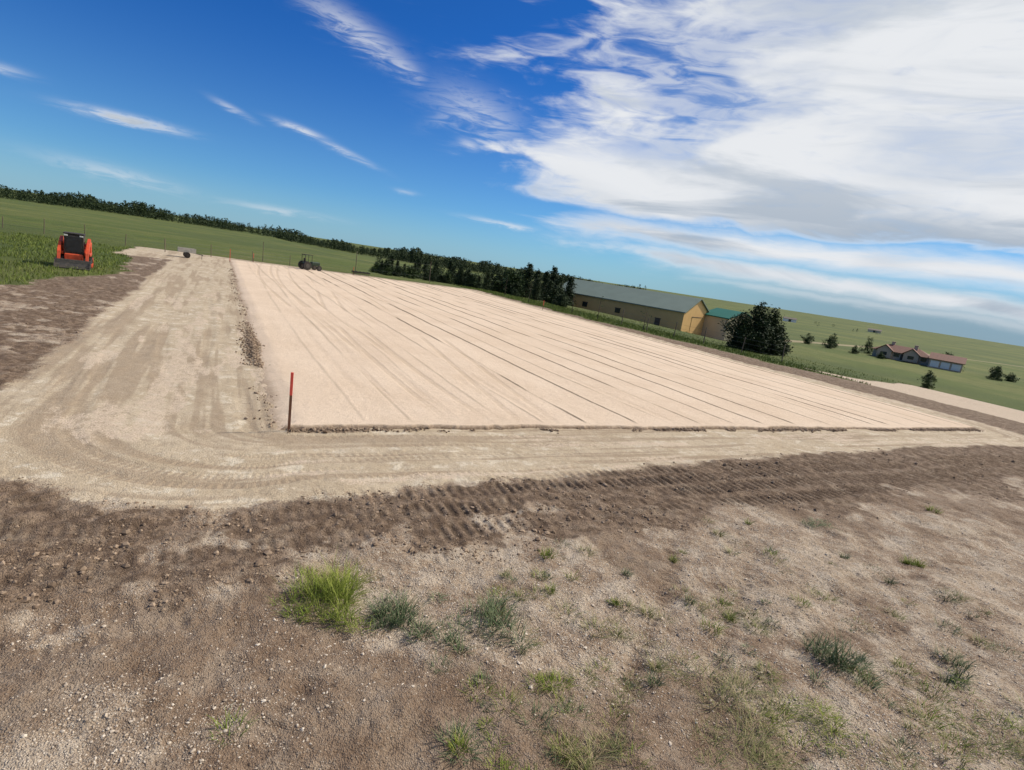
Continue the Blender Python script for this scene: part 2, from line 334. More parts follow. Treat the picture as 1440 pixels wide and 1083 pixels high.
# ------------------------------------------------------------ pebbles and clods (stuff)
bm=bmesh.new(); bmesh.ops.create_icosphere(bm,subdivisions=1,radius=1); bv=np.array([v.co[:] for v in bm.verts]); bf=np.array([[v.index for v in f.verts] for f in bm.faces]); bm.free()
def rocks(name,pts,size,mat,flat=.65,sink=.2):
    n=len(pts); nv=len(bv); ro=rng.uniform(0,6.28,n)
    v=bv[None]*(1+rng.uniform(-.32,.32,(n,nv,1)))*size[:,None,None]*np.stack([rng.uniform(.7,1.3,n),rng.uniform(.6,1.1,n),rng.uniform(flat*.7,flat*1.2,n)],-1)[:,None,:]
    cx=v[...,0]*np.cos(ro)[:,None]-v[...,1]*np.sin(ro)[:,None]; cy=v[...,0]*np.sin(ro)[:,None]+v[...,1]*np.cos(ro)[:,None]
    v=np.stack([cx,cy,v[...,2]],-1)+pts[:,None,:]; v[...,2]+=size[:,None]*sink
    f=(bf[None]+(np.arange(n)*nv)[:,None,None]).reshape(-1,3)
    return add(name,npmesh(name,v.reshape(-1,3),f,mat,False),kind='stuff')
def gz(x,y):
    r=np.hypot(x,y); th=np.arctan2(x,y); ri=np.clip(np.interp(r,rad,np.arange(nr)),0,nr-1); ai=np.clip((th-fine[0])/np.radians(.13),0,len(fine)-1)
    r0=np.floor(ri).astype(int); a0=np.floor(ai).astype(int); r1=np.minimum(r0+1,nr-1); a1_=np.minimum(a0+1,len(fine)-1); fr=ri-r0; fa=ai-a0
    return (Z[r0,a0]*(1-fr)+Z[r1,a0]*fr)*(1-fa)+(Z[r0,a1_]*(1-fr)+Z[r1,a1_]*fr)*fa
def g1(x,y): return float(gz(np.array([float(x)]),np.array([float(y)]))[0])
def scat(n,r0,r1,a=50):
    r=np.exp(rng.uniform(math.log(r0),math.log(r1),n)); th=np.radians(rng.uniform(-a,a,n)); x=r*np.sin(th); y=r*np.cos(th); return x,y
def stonemat(name,c1,c2):
    m,nt,b=newmat(name); g_=nt.n('ShaderNodeNewGeometry'); nt.put(b.inputs['Base Color'],nt.mix(g_.outputs['Random Per Island'],c1,c2)); return m
m_peb=stonemat('pebble_stone',(.30,.225,.16),(.64,.55,.44)); m_clod=stonemat('clod_soil',(.13,.088,.058),(.36,.265,.185))
x,y=scat(80000,3.,13); mk=masks(x,y); keep=(mk[4]<.3)&(mk[3]<.3)&(mk[5]<.3)&(fbm(x*.55+2,y*.55,81,5)+rng.uniform(-.16,.16,len(x))>.43); x,y=x[keep],y[keep]
sz=np.minimum(.0035+rng.exponential(.0025,len(x)),.018)
rocks('loose_gravel',np.stack([x,y,gz(x,y)],-1),sz,m_peb)
x,y=scat(34000,4.,24); mk=masks(x,y); keep=(mk[4]>.3)&(rng.uniform(0,1,len(x))<.12+.88*ss(.44,.62,fbm(x*1.5,y*1.5,103,3))); x,y=x[keep],y[keep]
sz=np.minimum(.007+rng.exponential(.0075,len(x)),.045)
rocks('soil_clods',np.stack([x,y,gz(x,y)],-1),sz,m_clod,.75,.05)
n=9000; al=rng.uniform(0,1,n); sd=rng.uniform(0,1,n)<.4
s_=np.where(sd,rng.normal(-.20,.14,n),al*25); t_=np.where(sd,np.where(rng.uniform(0,1,n)<.6,rng.normal(7.5,2.,n),al*40),rng.normal(-.14,.06,n)); x,y=xy(s_,t_)
kk=np.where(sd,fbm(x*.9,y*.9,61,3)>.44,fbm(x*.9,y*.9,61,3)>.44)&(t_>-1)
x,y=x[kk],y[kk]; sz=np.minimum(.006+rng.exponential(.009,len(x)),.045)
rocks('crumbled_edge_soil',np.stack([x,y,gz(x,y)+.01],-1),sz,m_clod,.75,.2)
# ------------------------------------------------------------ grass
def blades(n,rad_,h,w,lean,seed,seg=3,spread=1.):
    r=np.random.default_rng(seed); v=[];f=[]
    nc=1 if n<140 else max(2,n//40); cl=[(r.normal(0,rad_*.40),r.normal(0,rad_*.40),r.uniform(.45,1.15)) for _ in range(nc)]; cr=.45 if nc==1 else .20
    if nc==1: cl=[(0,0,1.)]
    for k in range(n):
        c0=cl[r.integers(0,nc)]; a=r.uniform(0,6.283); q_=rad_*cr*math.sqrt(r.uniform(0,1)); bx,by=c0[0]+q_*math.cos(a),c0[1]+q_*math.sin(a)
        a2=a+r.normal(0,.9); fall=max(.3,1-(bx*bx+by*by)/(rad_*rad_*1.4)); hh=h*c0[2]*fall*r.uniform(.3,1.15); ln=lean*hh*r.uniform(.3,1.7)+ (rad_*.28)*r.uniform(.1,.9)*spread; ww=w*r.uniform(.6,1.3); px,py=-math.sin(a2)*ww,math.cos(a2)*ww
        i0=len(v)
        for q2 in range(seg+1):
            u=q2/seg; cx=bx+math.cos(a2)*ln*u**1.6; cy=by+math.sin(a2)*ln*u**1.6; cz=hh*(u-.25*lean*u*u)-.01; k2=(1-u)**.7
            v+= [(cx-px*k2,cy-py*k2,cz),(cx+px*k2,cy+py*k2,cz+.001)]
        for q2 in range(seg): f.append((i0+2*q2,i0+2*q2+1,i0+2*q2+3,i0+2*q2+2))
    return np.array(v),np.array(f)
m_bright=leafmat('bright_weed_leaf',(.17,.215,.025),(.30,.32,.06),(.10,.145,.02))
m_blue=leafmat('grey_green_leaf',(.105,.145,.06),(.22,.24,.13),(.065,.095,.038))
m_straw=leafmat('straw_grass',(.16,.18,.05),(.45,.36,.20),(.14,.15,.045))
tufts=[(-1.45,4.92,.92,.31,1500,m_bright,.004),(-.80,4.85,.60,.26,480,m_blue,.005),(-.43,4.7,.66,.13,300,m_blue,.0045),(-.13,4.48,.52,.18,260,m_blue,.0044),
(.19,4.90,.74,.28,560,m_blue,.005),(.5,4.7,.5,.07,140,m_straw,.0026),(3.63,5.1,.66,.32,520,m_blue,.005),(3.85,4.95,.6,.12,200,m_blue,.004),(6.4,7.95,.42,.16,240,m_bright,.0055),(5.5,8.9,.9,.10,300,m_blue,.005),
(5.1,5.4,.5,.22,220,m_blue,.005),(5.2,4.8,1.0,.15,400,m_bright,.0035),(2.39,4.35,1.1,.20,640,m_straw,.0032),(2.75,4.2,.9,.15,360,m_bright,.0032),(.85,3.5,.42,.30,300,m_straw,.0034),(0.02,3.42,.55,.13,110,m_blue,.005),(.42,3.38,.6,.10,180,m_bright,.003),
(1.68,4.85,.7,.15,160,m_straw,.0026),(2.38,5.85,.2,.14,50,m_blue,.004),(8.5,10.5,.45,.12,100,m_bright,.006),(1.26,3.62,.5,.10,180,m_straw,.0026),(2.2,3.75,1.,.11,380,m_straw,.0028),(3.28,4.1,1.,.13,380,m_bright,.003),(5.0,6.36,.6,.08,150,m_straw,.0034),
(4.45,4.4,1.,.15,420,m_bright,.0032),(4.9,4.2,1.,.13,400,m_straw,.003),(1.5,4.15,.7,.08,180,m_straw,.0026),(6.1,6.9,.5,.08,110,m_blue,.004),(1.0,4.3,.5,.07,110,m_straw,.0026),(-.25,4.2,.35,.07,80,m_blue,.0034),(3.0,5.5,.5,.07,110,m_straw,.003)]
tr_=random.Random(12)
while len(tufts)<180:
    r_=math.exp(tr_.uniform(math.log(3.4),math.log(9.5))); a_=tr_.uniform(.0,.82) if tr_.random()<.92 else tr_.uniform(-.5,0); x=r_*math.sin(a_); y=r_*math.cos(a_); mk=masks(np.array([x]),np.array([y]))
    if mk[4][0]>.4 or mk[3][0]>.2: continue
    tufts.append((x,y,tr_.uniform(.14,.6),tr_.uniform(.04,.13),tr_.randint(20,110),tr_.choice([m_blue,m_straw,m_straw,m_bright]),.0038))
for k,(x,y,wd,h,n,m,bw) in enumerate(tufts):
    v,f=blades(n,wd*.55,h,bw*.8,.6 if m is not m_straw else .9,k+11)
    lab={m_bright:'bright yellow-green weed clump growing in gravelly soil',m_blue:'dusty grey-green weed tuft on bare gravelly soil',m_straw:'sparse straw-coloured grass tuft on gravelly soil'}[m]
    add('grass_tuft',npmesh('grass_tuft',v,f,m),loc=(x,y,g1(x,y)),rot=k*1.3,label=lab,category='grass',group='weeds growing in the bare soil')
def field(name,fn,n,h,w,mat,seed):
    r=np.random.default_rng(seed); x,y=fn(r,n); z=gz(x,y)-.02; a=r.uniform(0,6.28,len(x)); hh=h*r.uniform(.4,1.2,len(x)); ww=w*r.uniform(.6,1.3,len(x)); lx=r.normal(0,.35,len(x))*hh; ly=r.normal(0,.35,len(x))*hh
    v=np.stack([np.stack([x-np.cos(a)*ww,y-np.sin(a)*ww,z],-1),np.stack([x+np.cos(a)*ww,y+np.sin(a)*ww,z],-1),np.stack([x+lx,y+ly,z+hh],-1)],1)
    return add(name,npmesh(name,v.reshape(-1,3),np.arange(len(x)*3).reshape(-1,3),mat),kind='stuff')
def f_left(r,n):
    s_=r.uniform(-26,-4,n); t_=r.uniform(8,52,n); x,y=xy(s_,t_); k=masks(x,y)[5]>.6; k&=fbm(x*.6,y*.6,88,3)>.35
    k&=~((np.abs(s_+16+(t_-25)*.12)<2.2)&(t_>18)&(r.uniform(0,1,n)<.8)); return x[k],y[k]
def f_bank(r,n):
    t_=r.uniform(-8,62,n); s_=27+ r.exponential(7,n); x,y=xy(s_,t_); k=masks(x,y)[5]>.6; return x[k],y[k]
def f_straw(r,n):
    th=r.uniform(-.1,.95,n); rr=np.exp(r.uniform(math.log(3.2),math.log(9),n)); x=rr*np.sin(th);y=rr*np.cos(th); k=fbm(x*1.1,y*1.1,107,3)+r.uniform(-.1,.1,n)>.56; mk=masks(x,y); k&=(mk[3]<.2)&(mk[4]<.5); return x[k],y[k]
m_field=leafmat('meadow_grass',(.12,.165,.026),(.21,.23,.055),(.08,.115,.02))
field('meadow_grass',f_left,42000,.20,.02,m_field,5); field('bank_grass',f_bank,42000,.18,.03,m_field,6); field('sparse_straw_grass',f_straw,22000,.05,.0028,m_straw,7)
# ------------------------------------------------------------ trees
m_bark=pmat('tree_bark',(.09,.065,.045),.9)
m_pine=leafmat('pine_needles',(.020,.036,.012),(.052,.072,.022),(.011,.024,.010))
m_leaf=leafmat('broad_leaf',(.035,.06,.016),(.08,.11,.03),(.02,.04,.012))
def crownmesh(kind,h,w,n,seed,mat,fz=1.):
    r=np.random.default_rng(seed); cen=[]; lo=.02 if kind=='bush' else .08
    while len(cen)<n//14:
        u=r.uniform(lo,1.)
        if kind=='pine': pr=(1-u)**.7*(.8+.25*math.sin(u*23+seed))+.07
        elif kind=='bush': pr=math.sqrt(max(0,1-((u-.38)/.62)**2))*(.8+.22*math.sin(u*9+seed))
        else: pr=math.sqrt(max(0,1-((u-.58)/.45)**2))*(.8+.2*math.sin(u*11+seed))
        a=r.uniform(0,6.283); lob=(.72+.34*math.sin(a*3+seed+u*6)+.12*math.sin(a*7+u*15)); q_=w/2*pr*math.sqrt(r.uniform(.15,1))*lob; cen.append((q_*math.cos(a),q_*math.sin(a),u*h*(.85+.25*math.sin(a*2+seed)) if kind=='bush' else u*h))
    cen=np.array(cen)[r.integers(0,len(cen),n)]+r.normal(0,w*.045,(n,3)); sz=w*.035*fz
    tri=r.normal(0,1,(n,3,3)); tri/=np.linalg.norm(tri,axis=2,keepdims=True); tri*=sz*r.uniform(.8,1.9,(n,1,1)); tri[...,2]*=.7
    return npmesh('crown',(cen[:,None,:]+tri).reshape(-1,3),np.arange(n*3).reshape(-1,3),mat)
def trunkmesh(h,r0,w,seed):
    q_=random.Random(seed); bb=B(); bb.cyl((0,0,-.3),(0,0,h*.55),r0,r0*.6,8); bb.cyl((0,0,h*.55),(.05,0,h*.95),r0*.6,r0*.15,7)
    for k in range(7):
        a=q_.uniform(0,6.28); z0=h*q_.uniform(.22,.75); l=w*.35*q_.uniform(.6,1); bb.cyl((0,0,z0),(l*math.cos(a),l*math.sin(a),z0+l*.5),r0*.35,r0*.08,6)
    return bb.mesh('trunk',m_bark)
def tree(kind,h,w,n,seed,x,y,mat,label,group=None,nm=None,rotz=0,dz=0,fz=1.):
    o=thing(nm or ('pine_tree' if kind=='pine' else 'leafy_tree'),label,'tree',(x,y,g1(x,y)-.1+dz),rotz,group)
    add('trunk',trunkmesh(h,.03*h*.6,w,seed),o); add('crown',crownmesh(kind,h,w,n,seed,mat,fz),o); return o
GR='trees in the windbreak beyond the pad'
pp=[tree('pine',4.6,3.6,2800,s_,-12+s_,92,m_pine,'dark green pine in a windbreak row',GR,fz=.9) for s_ in (1,2,3)]
pb=[tree('bush',3.3,5.4,3000,s_,-6+s_,96,m_leaf if s_==5 else m_pine,'rounded green tree in a windbreak row',GR,fz=.9) for s_ in (4,5)]
q_=random.Random(9); NTR=112
for k in range(NTR):
    u=k/NTR; a=math.radians(-14.6+ 19.0*u+q_.uniform(-.8,.8)); dd=q_.uniform(78,124)
    x,y=dd*math.sin(a),dd*math.cos(a); src=q_.choice(pp+pb+pb); f_=(.46+.54*u)*q_.choice([.45,.65,.8,.9,1.,1.15,1.4])*dd/97
    if k%18==0 and k//18<5: o=(pp+pb)[k//18]; o.location=(x,y,g1(x,y)-.1); o.scale=(f_,)*3
    else: copything(src,(x,y,g1(x,y)-.1),q_.uniform(0,6),f_)
for (x,y,h,w,sd_) in ((20.9,54.6,3.3,3.6,21),(22.7,55.4,4.3,4.6,22),(24.5,56.5,4.0,4.4,23),(25.8,57.3,2.8,3.4,24)):
    tree('bush',h,w,7500,sd_,x,y,m_pine,'dense dark green tree at the foot of the grassy bank',None,'leafy_tree',fz=.75)
for k,(x,y,h,w) in enumerate([(35,48,1.1,1.6),(44,44,1.2,1.7),(47,46,.9,1.5),(70,96,1.6,3),(118,140,3,4.5),(126,150,3,4.5),(88,175,3,5),(150,200,3.6,6),(112,172,4.,5),(96,176,4,5),(94,160,2.2,3.5),(99,156,1.8,3.5),(120,156,3.2,4.5),(124,143,2.,4),(91,168,3.5,4.5),(106,174,4.5,5)]):
    tree('bush',h,w,1400,40+k,x,y,m_leaf,'small rounded shrub on the grassland','shrubs and small trees on the grassland','shrub')
for k,(s_,t_,h) in enumerate([(29,44,2.6),(29.5,36,2.6),(29,31,2.2),(30.,52,2.6),(31,27,2.)]):
    x,y=xy(s_,t_); o=thing('sapling','thin young tree with sparse leaves on the bank','tree',(x,y,g1(x,y)),0,'saplings along the bank')
    add('trunk',trunkmesh(h,.035,1.4,60+k),o); add('crown',crownmesh('broad',h,1.2,120,70+k,m_leaf),o)
def woods(name,n,fn,hmin,hmax,seed,m=60):
    r=np.random.default_rng(seed); x,y=fn(r,n); z=base(x,y); h=r.uniform(hmin,hmax,len(x))*(.45+1.1*fbm(np.arctan2(x,y)*30,x*0,119,3))
    u=r.uniform(0,1,(len(x),m)); a=r.uniform(0,6.28,(len(x),m)); q2=h[:,None]*.36*np.sqrt(np.clip(1-u*.95,0,1))*np.sqrt(r.uniform(.1,1,(len(x),m)))
    cen=np.stack([x[:,None]+q2*np.cos(a),y[:,None]+q2*np.sin(a),z[:,None]+u*h[:,None]],-1).reshape(-1,1,3)
    tri=r.normal(0,1,(len(cen),3,3))*np.repeat(h,m)[:,None,None]*.055
    add(name,npmesh(name,(cen+tri).reshape(-1,3),np.arange(len(cen)*3).reshape(-1,3),m_pine),kind='stuff')
def w1(r,n):
    a=np.radians(r.uniform(-50,12.,n)); dens=fbm(a*14,a*0,111,3); k=r.uniform(0,1,n)<np.where(a>-.25,.95,.2+1.9*(dens-.25))*(1-ss(.16,.21,a)); d_=700+80*np.sin(a*9)+r.uniform(0,190,n); return (d_*np.sin(a))[k],(d_*np.cos(a))[k]
def w2(r,n):
    a=np.radians(r.uniform(-15,8,n)); k=fbm(a*30,a*0,113,3)>.40; d_=270+r.uniform(0,80,n)+120*(a+.3); return (d_*np.sin(a))[k],(d_*np.cos(a))[k]
def w3(r,n):
    a=np.radians(r.uniform(12,50,n)); k=fbm(a*20,a*0,117,3)>.6; d_=620+r.uniform(0,260,n); return (d_*np.sin(a))[k],(d_*np.cos(a))[k]
woods('distant_wood',2900,w1,6,13.,1); woods('mid_field_wood',300,w2,2.5,5.,2); woods('far_hill_wood',80,w3,2.5,5,3)
# ------------------------------------------------------------ buildings
def ribmat(name,c,sc_=3.,axis='X',rough=.45,metal=.3):
    m,nt,b=newmat(name); tc=nt.n('ShaderNodeTexCoord').outputs['Object']
    wv=nt.n('ShaderNodeTexWave',wave_type='BANDS',bands_direction=axis); nt.put(wv.inputs['Vector'],tc); wv.inputs['Scale'].default_value=sc_
    n_=nt.noise(tc,.5,4); nt.put(b.inputs['Base Color'],nt.mix(nt.sm(n_,.3,.7,0,.4),nt.mix(nt.sm(wv.outputs['Fac'],.8,1.,0,.35),c,tuple(x*.55 for x in c)),tuple(x*.75 for x in c)))
    bp=nt.n('ShaderNodeBump'); bp.inputs['Strength'].default_value=.5; bp.inputs['Distance'].default_value=.03; nt.put(bp.inputs['Height'],wv.outputs['Fac']); nt.put(b.inputs['Normal'],bp.outputs[0])
    b.inputs['Roughness'].default_value=rough; b.inputs['Metallic'].default_value=metal; return m
m_tan=ribmat('tan_metal_siding',(.66,.42,.18),1.6,'X',.6,0.); m_cream=ribmat('cream_siding',(.68,.56,.38),1.6,'Y',.6,0.)
m_roofg=ribmat('grey_green_metal_roof',(.185,.23,.19),.9,'X',.6,0.); m_green=ribmat('green_metal_roof',(.02,.15,.11),.9,'X',.6,0.)
m_dark=pmat('dark_glass',(.02,.025,.03),.15,0,.2,3,.6); m_trim=pmat('brown_trim',(.10,.07,.05),.6); m_white=pmat('white_paint',(.75,.74,.70),.5,0,.08)
def building(name,label,cat,loc,rot,Ln,Wd,eave,ridge,mw,mr,over=.35,doors=(),wins=(),hip=0.):
    o=thing(name,label,cat,loc,rot)
    bb=B(); h=Wd/2; z0=-1.
    bb.prism([(0,z0),(Wd,z0),(Wd,eave),(h,ridge-.02),(0,eave)] if hip==0 else [(0,z0),(Wd,z0),(Wd,eave),(0,eave)],0,Ln)
    add('wall',bb.mesh('wall',mw),o)
    bb=B(); sl=(ridge-eave)/h; ze=eave-over*sl; th=.18
    if hip==0:
        bb.prism([(-over,ze),(h,ridge),(Wd+over,ze),(Wd+over,ze+th),(h,ridge+th),(-over,ze+th)],-over,Ln+over)
    else:
        vs=[(-over,-over,ze),(Ln+over,-over,ze),(Ln+over,Wd+over,ze),(-over,Wd+over,ze),(hip,h,ridge+th),(Ln-hip,h,ridge+th)]
        vs+= [(a,b_,c_-.15) for a,b_,c_ in vs[:4]]
        bb.poly(vs,[(0,1,5,4),(1,2,5),(2,3,4,5),(3,0,4),(6,7,1,0),(7,8,2,1),(8,9,3,2),(9,6,0,3),(9,8,7,6)])
    add('roof',bb.mesh('roof',mr),o)
    for (side,p_,z,w,hh,mm,nm) in list(doors)+list(wins):
        bb=B()
        if side=='f': bb.box((p_,-.03,z+hh/2),(w,.08,hh),bev=.015); bb2=B().box((p_,-.05,z+hh+.06),(w+.2,.14,.1),bev=.01)
        elif side=='r': bb.box((Ln+.03,p_,z+hh/2),(.08,w,hh),bev=.015); bb2=B().box((Ln+.05,p_,z+hh+.06),(.14,w+.2,.1),bev=.01)
        dr=add(nm,bb.mesh(nm,mm),o); add('frame',bb2.mesh('frame',m_trim),dr)
    return o
za=math.atan2(-.643,.766)
building('metal_barn','long tan metal barn with grey-green roof beside the windbreak','barn',(6.4,124.3,-4.0),za,30.,11.5,4.2,6.9,m_tan,m_roofg,
  doors=[('r',5.8,0,4.2,3.4,m_tan,'door'),('f',25,0,1.1,2.2,m_trim,'door')],wins=[('f',8,1.8,1.2,.9,m_dark,'window'),('f',16,1.8,1.2,.9,m_dark,'window')])
building('cream_shed','cream metal shed with green roof behind the barn','shed',(35.2,113,-4.2),math.radians(-60),6.5,8,4.4,5.8,m_cream,m_green,
  doors=[('r',4,0,3,2.6,m_white,'door')])
m_brick=pmat('pale_stucco',(.52,.40,.29),.8); m_brroof=pmat('reddish_shingle_roof',(.19,.08,.05),.8,0,.35,2.)
hz_=zat(107,153)
ho=building('ranch_house','wide pale ranch house with reddish shingle roof and garage','house',(101.5,164,hz_+.3),math.radians(-38),17,10,3.,5.2,m_brick,m_brroof,.6,
  doors=[('f',9,0,1.1,2.2,m_trim,'door')],wins=[('f',x_,.9,1.6,1.3,m_dark,'window') for x_ in (7.2,15.2)],hip=4.)
ho.scale=(.80,.72,.70)
gw=B().prism([(-6,-1),(4,-1),(4,3),(-1,4.9),(-6,3)],17,26); add('garage_wing',gw.mesh('garage_wing',m_brick),ho)
r2=B().prism([(-6.5,2.8),(-1,4.95),(4.5,2.8),(4.5,3.0),(-1,5.2),(-6.5,3.0)],16.6,26.5); add('garage_roof',r2.mesh('garage_roof',m_brroof),ho)
for k in range(3): 
    add('garage_door',B().box((18.6+2.9*k,-6.05,1.15),(2.4,.1,2.3),bev=.02).mesh('garage_door',m_white),ho)
for cx,cy in ((5,6),(12,4)): add('chimney',B().box((cx,cy,5.4),(1.1,1.1,2.2),bev=.03).box((cx,cy,6.55),(1.3,1.3,.14)).mesh('chimney',m_brick),ho)
for gx in (3.5,11.5):
    add('front_gable',B().prism([(gx-2.2,0),(gx+2.2,0),(gx+2.2,3.),(gx,4.9),(gx-2.2,3.)],-1.6,1.,'y').mesh('front_gable',m_brick),ho)
    add('gable_roof',B().prism([(gx-2.7,2.7),(gx,5.0),(gx+2.7,2.7),(gx+2.7,2.9),(gx,5.25),(gx-2.7,2.9)],-2.1,3.,'y').mesh('gable_roof',m_brroof),ho)
    add('window',B().box((gx,-1.63,1.6),(1.8,.08,1.3),bev=.015).mesh('window',m_dark),ho)
for k,(x,y,l_) in enumerate([(262,580,12),(420,700,14)]):
    building('farm_building','small pale farm building far out on the grassland','farm building',(x,y,zat(x,y)),math.radians(-20-13*k),l_,7,2.8,4.2,m_white if k%2==0 else m_cream,m_trim,
      doors=[('f',l_/2,0,2.5,2.5,m_dark,'door')])
# ------------------------------------------------------------ fences
m_wood=pmat('weathered_wood',(.16,.12,.09),.9); m_wire=pmat('fence_wire',(.2,.2,.2),.5,.5)
def fence(label,pts,sp,h,r_=.05,wires=(.4,.8,1.15)):
    x0,y0=pts[0]; o=thing('wire_fence',label,'fence',(x0,y0,g1(x0,y0))); z0=o.location.z
    pm=B().cyl((0,0,-.3),(0,0,h),r_,r_*.85,8).cyl((0,0,h),(0,0,h+.03),r_*.85,r_*.3,8).mesh('post',m_wood); bb=B(); prev=None
    for (a,b_) in zip(pts[:-1],pts[1:]):
        ln=math.dist(a,b_); n=max(1,int(ln/sp))
        for k in range(n+1):
            x=a[0]+(b_[0]-a[0])*k/n; y=a[1]+(b_[1]-a[1])*k/n; z=g1(x,y)
            p_=(x-x0,y-y0,z-z0); po=add('post',pm,o,loc=p_); po.rotation_euler=(random.uniform(-.05,.05),random.uniform(-.05,.05),0); po.scale=(1,1,random.uniform(.8,1.15))
            if prev and prev!=p_:
                for w in wires: bb.cyl((prev[0],prev[1],prev[2]+w*h/1.3),(p_[0],p_[1],p_[2]+w*h/1.3),.004,seg=4)
            prev=p_
    add('wire',bb.mesh('wire',m_wire),o)
fence('weathered post and wire fence crossing the green meadow',[(-62,50),(-34,53),(-26,62)],3.2,1.2,.035)
fence('tall thin post fence beyond the sand pad',[(-29,62),(-20,66),(-12,70)],5,2.3,.035,(.4,.9,1.25))
fence('wooden post and wire fence below the grassy bank',[xy(31,30),xy(33,22),xy(36,17)],2.3,1.3,.04)
# ------------------------------------------------------------ stakes
m_lath=pmat('stake_wood',(.20,.09,.05),.8); m_or=pmat('fluorescent_orange_paint',(.80,.10,.07),.6,0,.15,20)
def stake(x,y,h,label,frac=.35,tilt=(0,0),z=0.):
    o=thing('survey_stake',label,'stake',(x,y,z)); o.rotation_euler=(tilt[0],tilt[1],.5)
    add('shaft',B().box((0,0,h*(1-frac)/2-.1),(.045,.022,h*(1-frac)+.2),bev=.003).mesh('shaft',m_lath),o)
    add('painted_top',B().box((0,0,h*(1-frac/2)),(.047,.024,h*frac),bev=.004).mesh('painted_top',m_or),o)
stake(-3.78,9.45,1.08,'orange-topped wooden survey stake at the pad corner',.38,(0,-.01),.0)
x,y=xy(-.2,49); stake(x,y,1.2,'orange survey stake at the far pad edge',.9,(0,0),.0)
for s_,t_ in ((2.,53.6),(12,53.6),(25.6,35)):
    x,y=xy(s_,t_); stake(x,y,.9,'small orange survey stake at the pad edge',.5,(0,0),.0)
# ------------------------------------------------------------ compact track loader (local: front = -Y)
m_orange=pmat('orange_machine_paint',(.62,.085,.028),.45,0,.3,4); m_black=pmat('black_rubber',(.022,.021,.02),.75,0,.4,15,.3,(.07,.055,.045)); m_steel=pmat('worn_steel',(.07,.065,.06),.5,.5,.3,8,.4,(.12,.10,.08)); m_lamp=pmat('lamp_lens',(.6,.6,.55),.2)
ld=thing('track_loader','orange compact track loader with dark cab parked on grass','loader',(-23.7,29.5,g1(-23.7,29.5)),math.radians(34)); ld.scale=(.76,.76,.82)
add('chassis',B().box((0,.25,.62),(1.0,2.0,.5),bev=.06).box((0,1.2,1.05),(1.25,.7,.85),bev=.1).box((0,.55,1.0),(1.1,1.0,.4),bev=.05).mesh('chassis',m_orange),ld)
trk=[( -.95,.22),(-.75,.04),(.85,.04),(1.1,.25),(1.0,.55),(.55,.72),(-.6,.60),(-.92,.45)]
for sx in (-1,1):
    x0=sx*.55; tr=add('track',B().prism(trk,x0,sx*.95).mesh('track',m_black),ld)
    wb=B()
    for k in range(5): wb.cyl((sx*.955,-.62+.34*k,.20),(sx*.985,-.62+.34*k,.20),.13)
    wb.cyl((sx*.955,.75,.5),(sx*.985,.75,.5),.18); add('roller',wb.mesh('roller',m_orange),tr)
    lb=B()
    for k in range(len(trk)):
        a=Vector((0,*trk[k])); c_=Vector((0,*trk[(k+1)%len(trk)])); m_=max(1,int((c_-a).length/.12))
        for q2 in range(m_):
            p_=a.lerp(c_,(q2+.5)/m_); an=math.atan2((c_-a).z,(c_-a).y); lb.box((sx*.75,p_.y,p_.z),(.40,.05,.06),Matrix.Rotation(an,4,'X'))
    add('tread_lug',lb.mesh('tread_lug',m_black),tr)
    arm=B(); pts=[(1.15,1.72),(1.3,1.5),(.3,1.3),(-.8,.85),(-1.1,.35),(-1.25,.38),(-1.05,1.0),(-.2,1.55),(.8,1.85)]
    arm.prism(pts,sx*.68,sx*.84); arm.cyl((sx*.75,.9,.9),(sx*.75,0,1.35),.05); add('lift_arm',arm.mesh('lift_arm',m_orange),ld)
    add('fender',B().box((sx*.72,.35,.86),(.36,1.5,.18),bev=.04).box((sx*.72,1.15,1.15),(.3,.5,.9),bev=.05).mesh('fender',m_orange),ld)
    add('headlight',B().box((sx*.42,-.62,1.98),(.2,.08,.1),bev=.02).mesh('headlight',m_lamp),ld)
cab=add('cab',B().prism([(-.55,.8),(-.58,1.95),(-.45,2.08),(.75,2.08),(.8,1.2),(.75,.8)],-.52,.52).mesh('cab',m_black),ld)
add('windscreen',B().box((0,-.575,1.45),(.82,.03,.95),bev=.01).mesh('windscreen',m_dark),cab)
for sx in (-1,1): add('side_window',B().box((sx*.525,.1,1.6),(.02,.8,.6),bev=.008).mesh('side_window',m_dark),cab)
add('roof_panel',B().box((0,.1,2.10),(1.15,1.35,.07),bev=.03).mesh('roof_panel',m_black),cab)
add('bucket',B().prism([(-1.15,.55),(-1.2,.25),(-1.3,.06),(-1.8,.03),(-1.8,.06),(-1.35,.12),(-1.27,.3),(-1.23,.53)],-.97,.97).prism([(-1.15,.55),(-1.2,.25),(-1.3,.06),(-1.8,.03)],-.97,-.93).prism([(-1.15,.55),(-1.2,.25),(-1.3,.06),(-1.8,.03)],.93,.97).mesh('bucket',m_steel),ld)
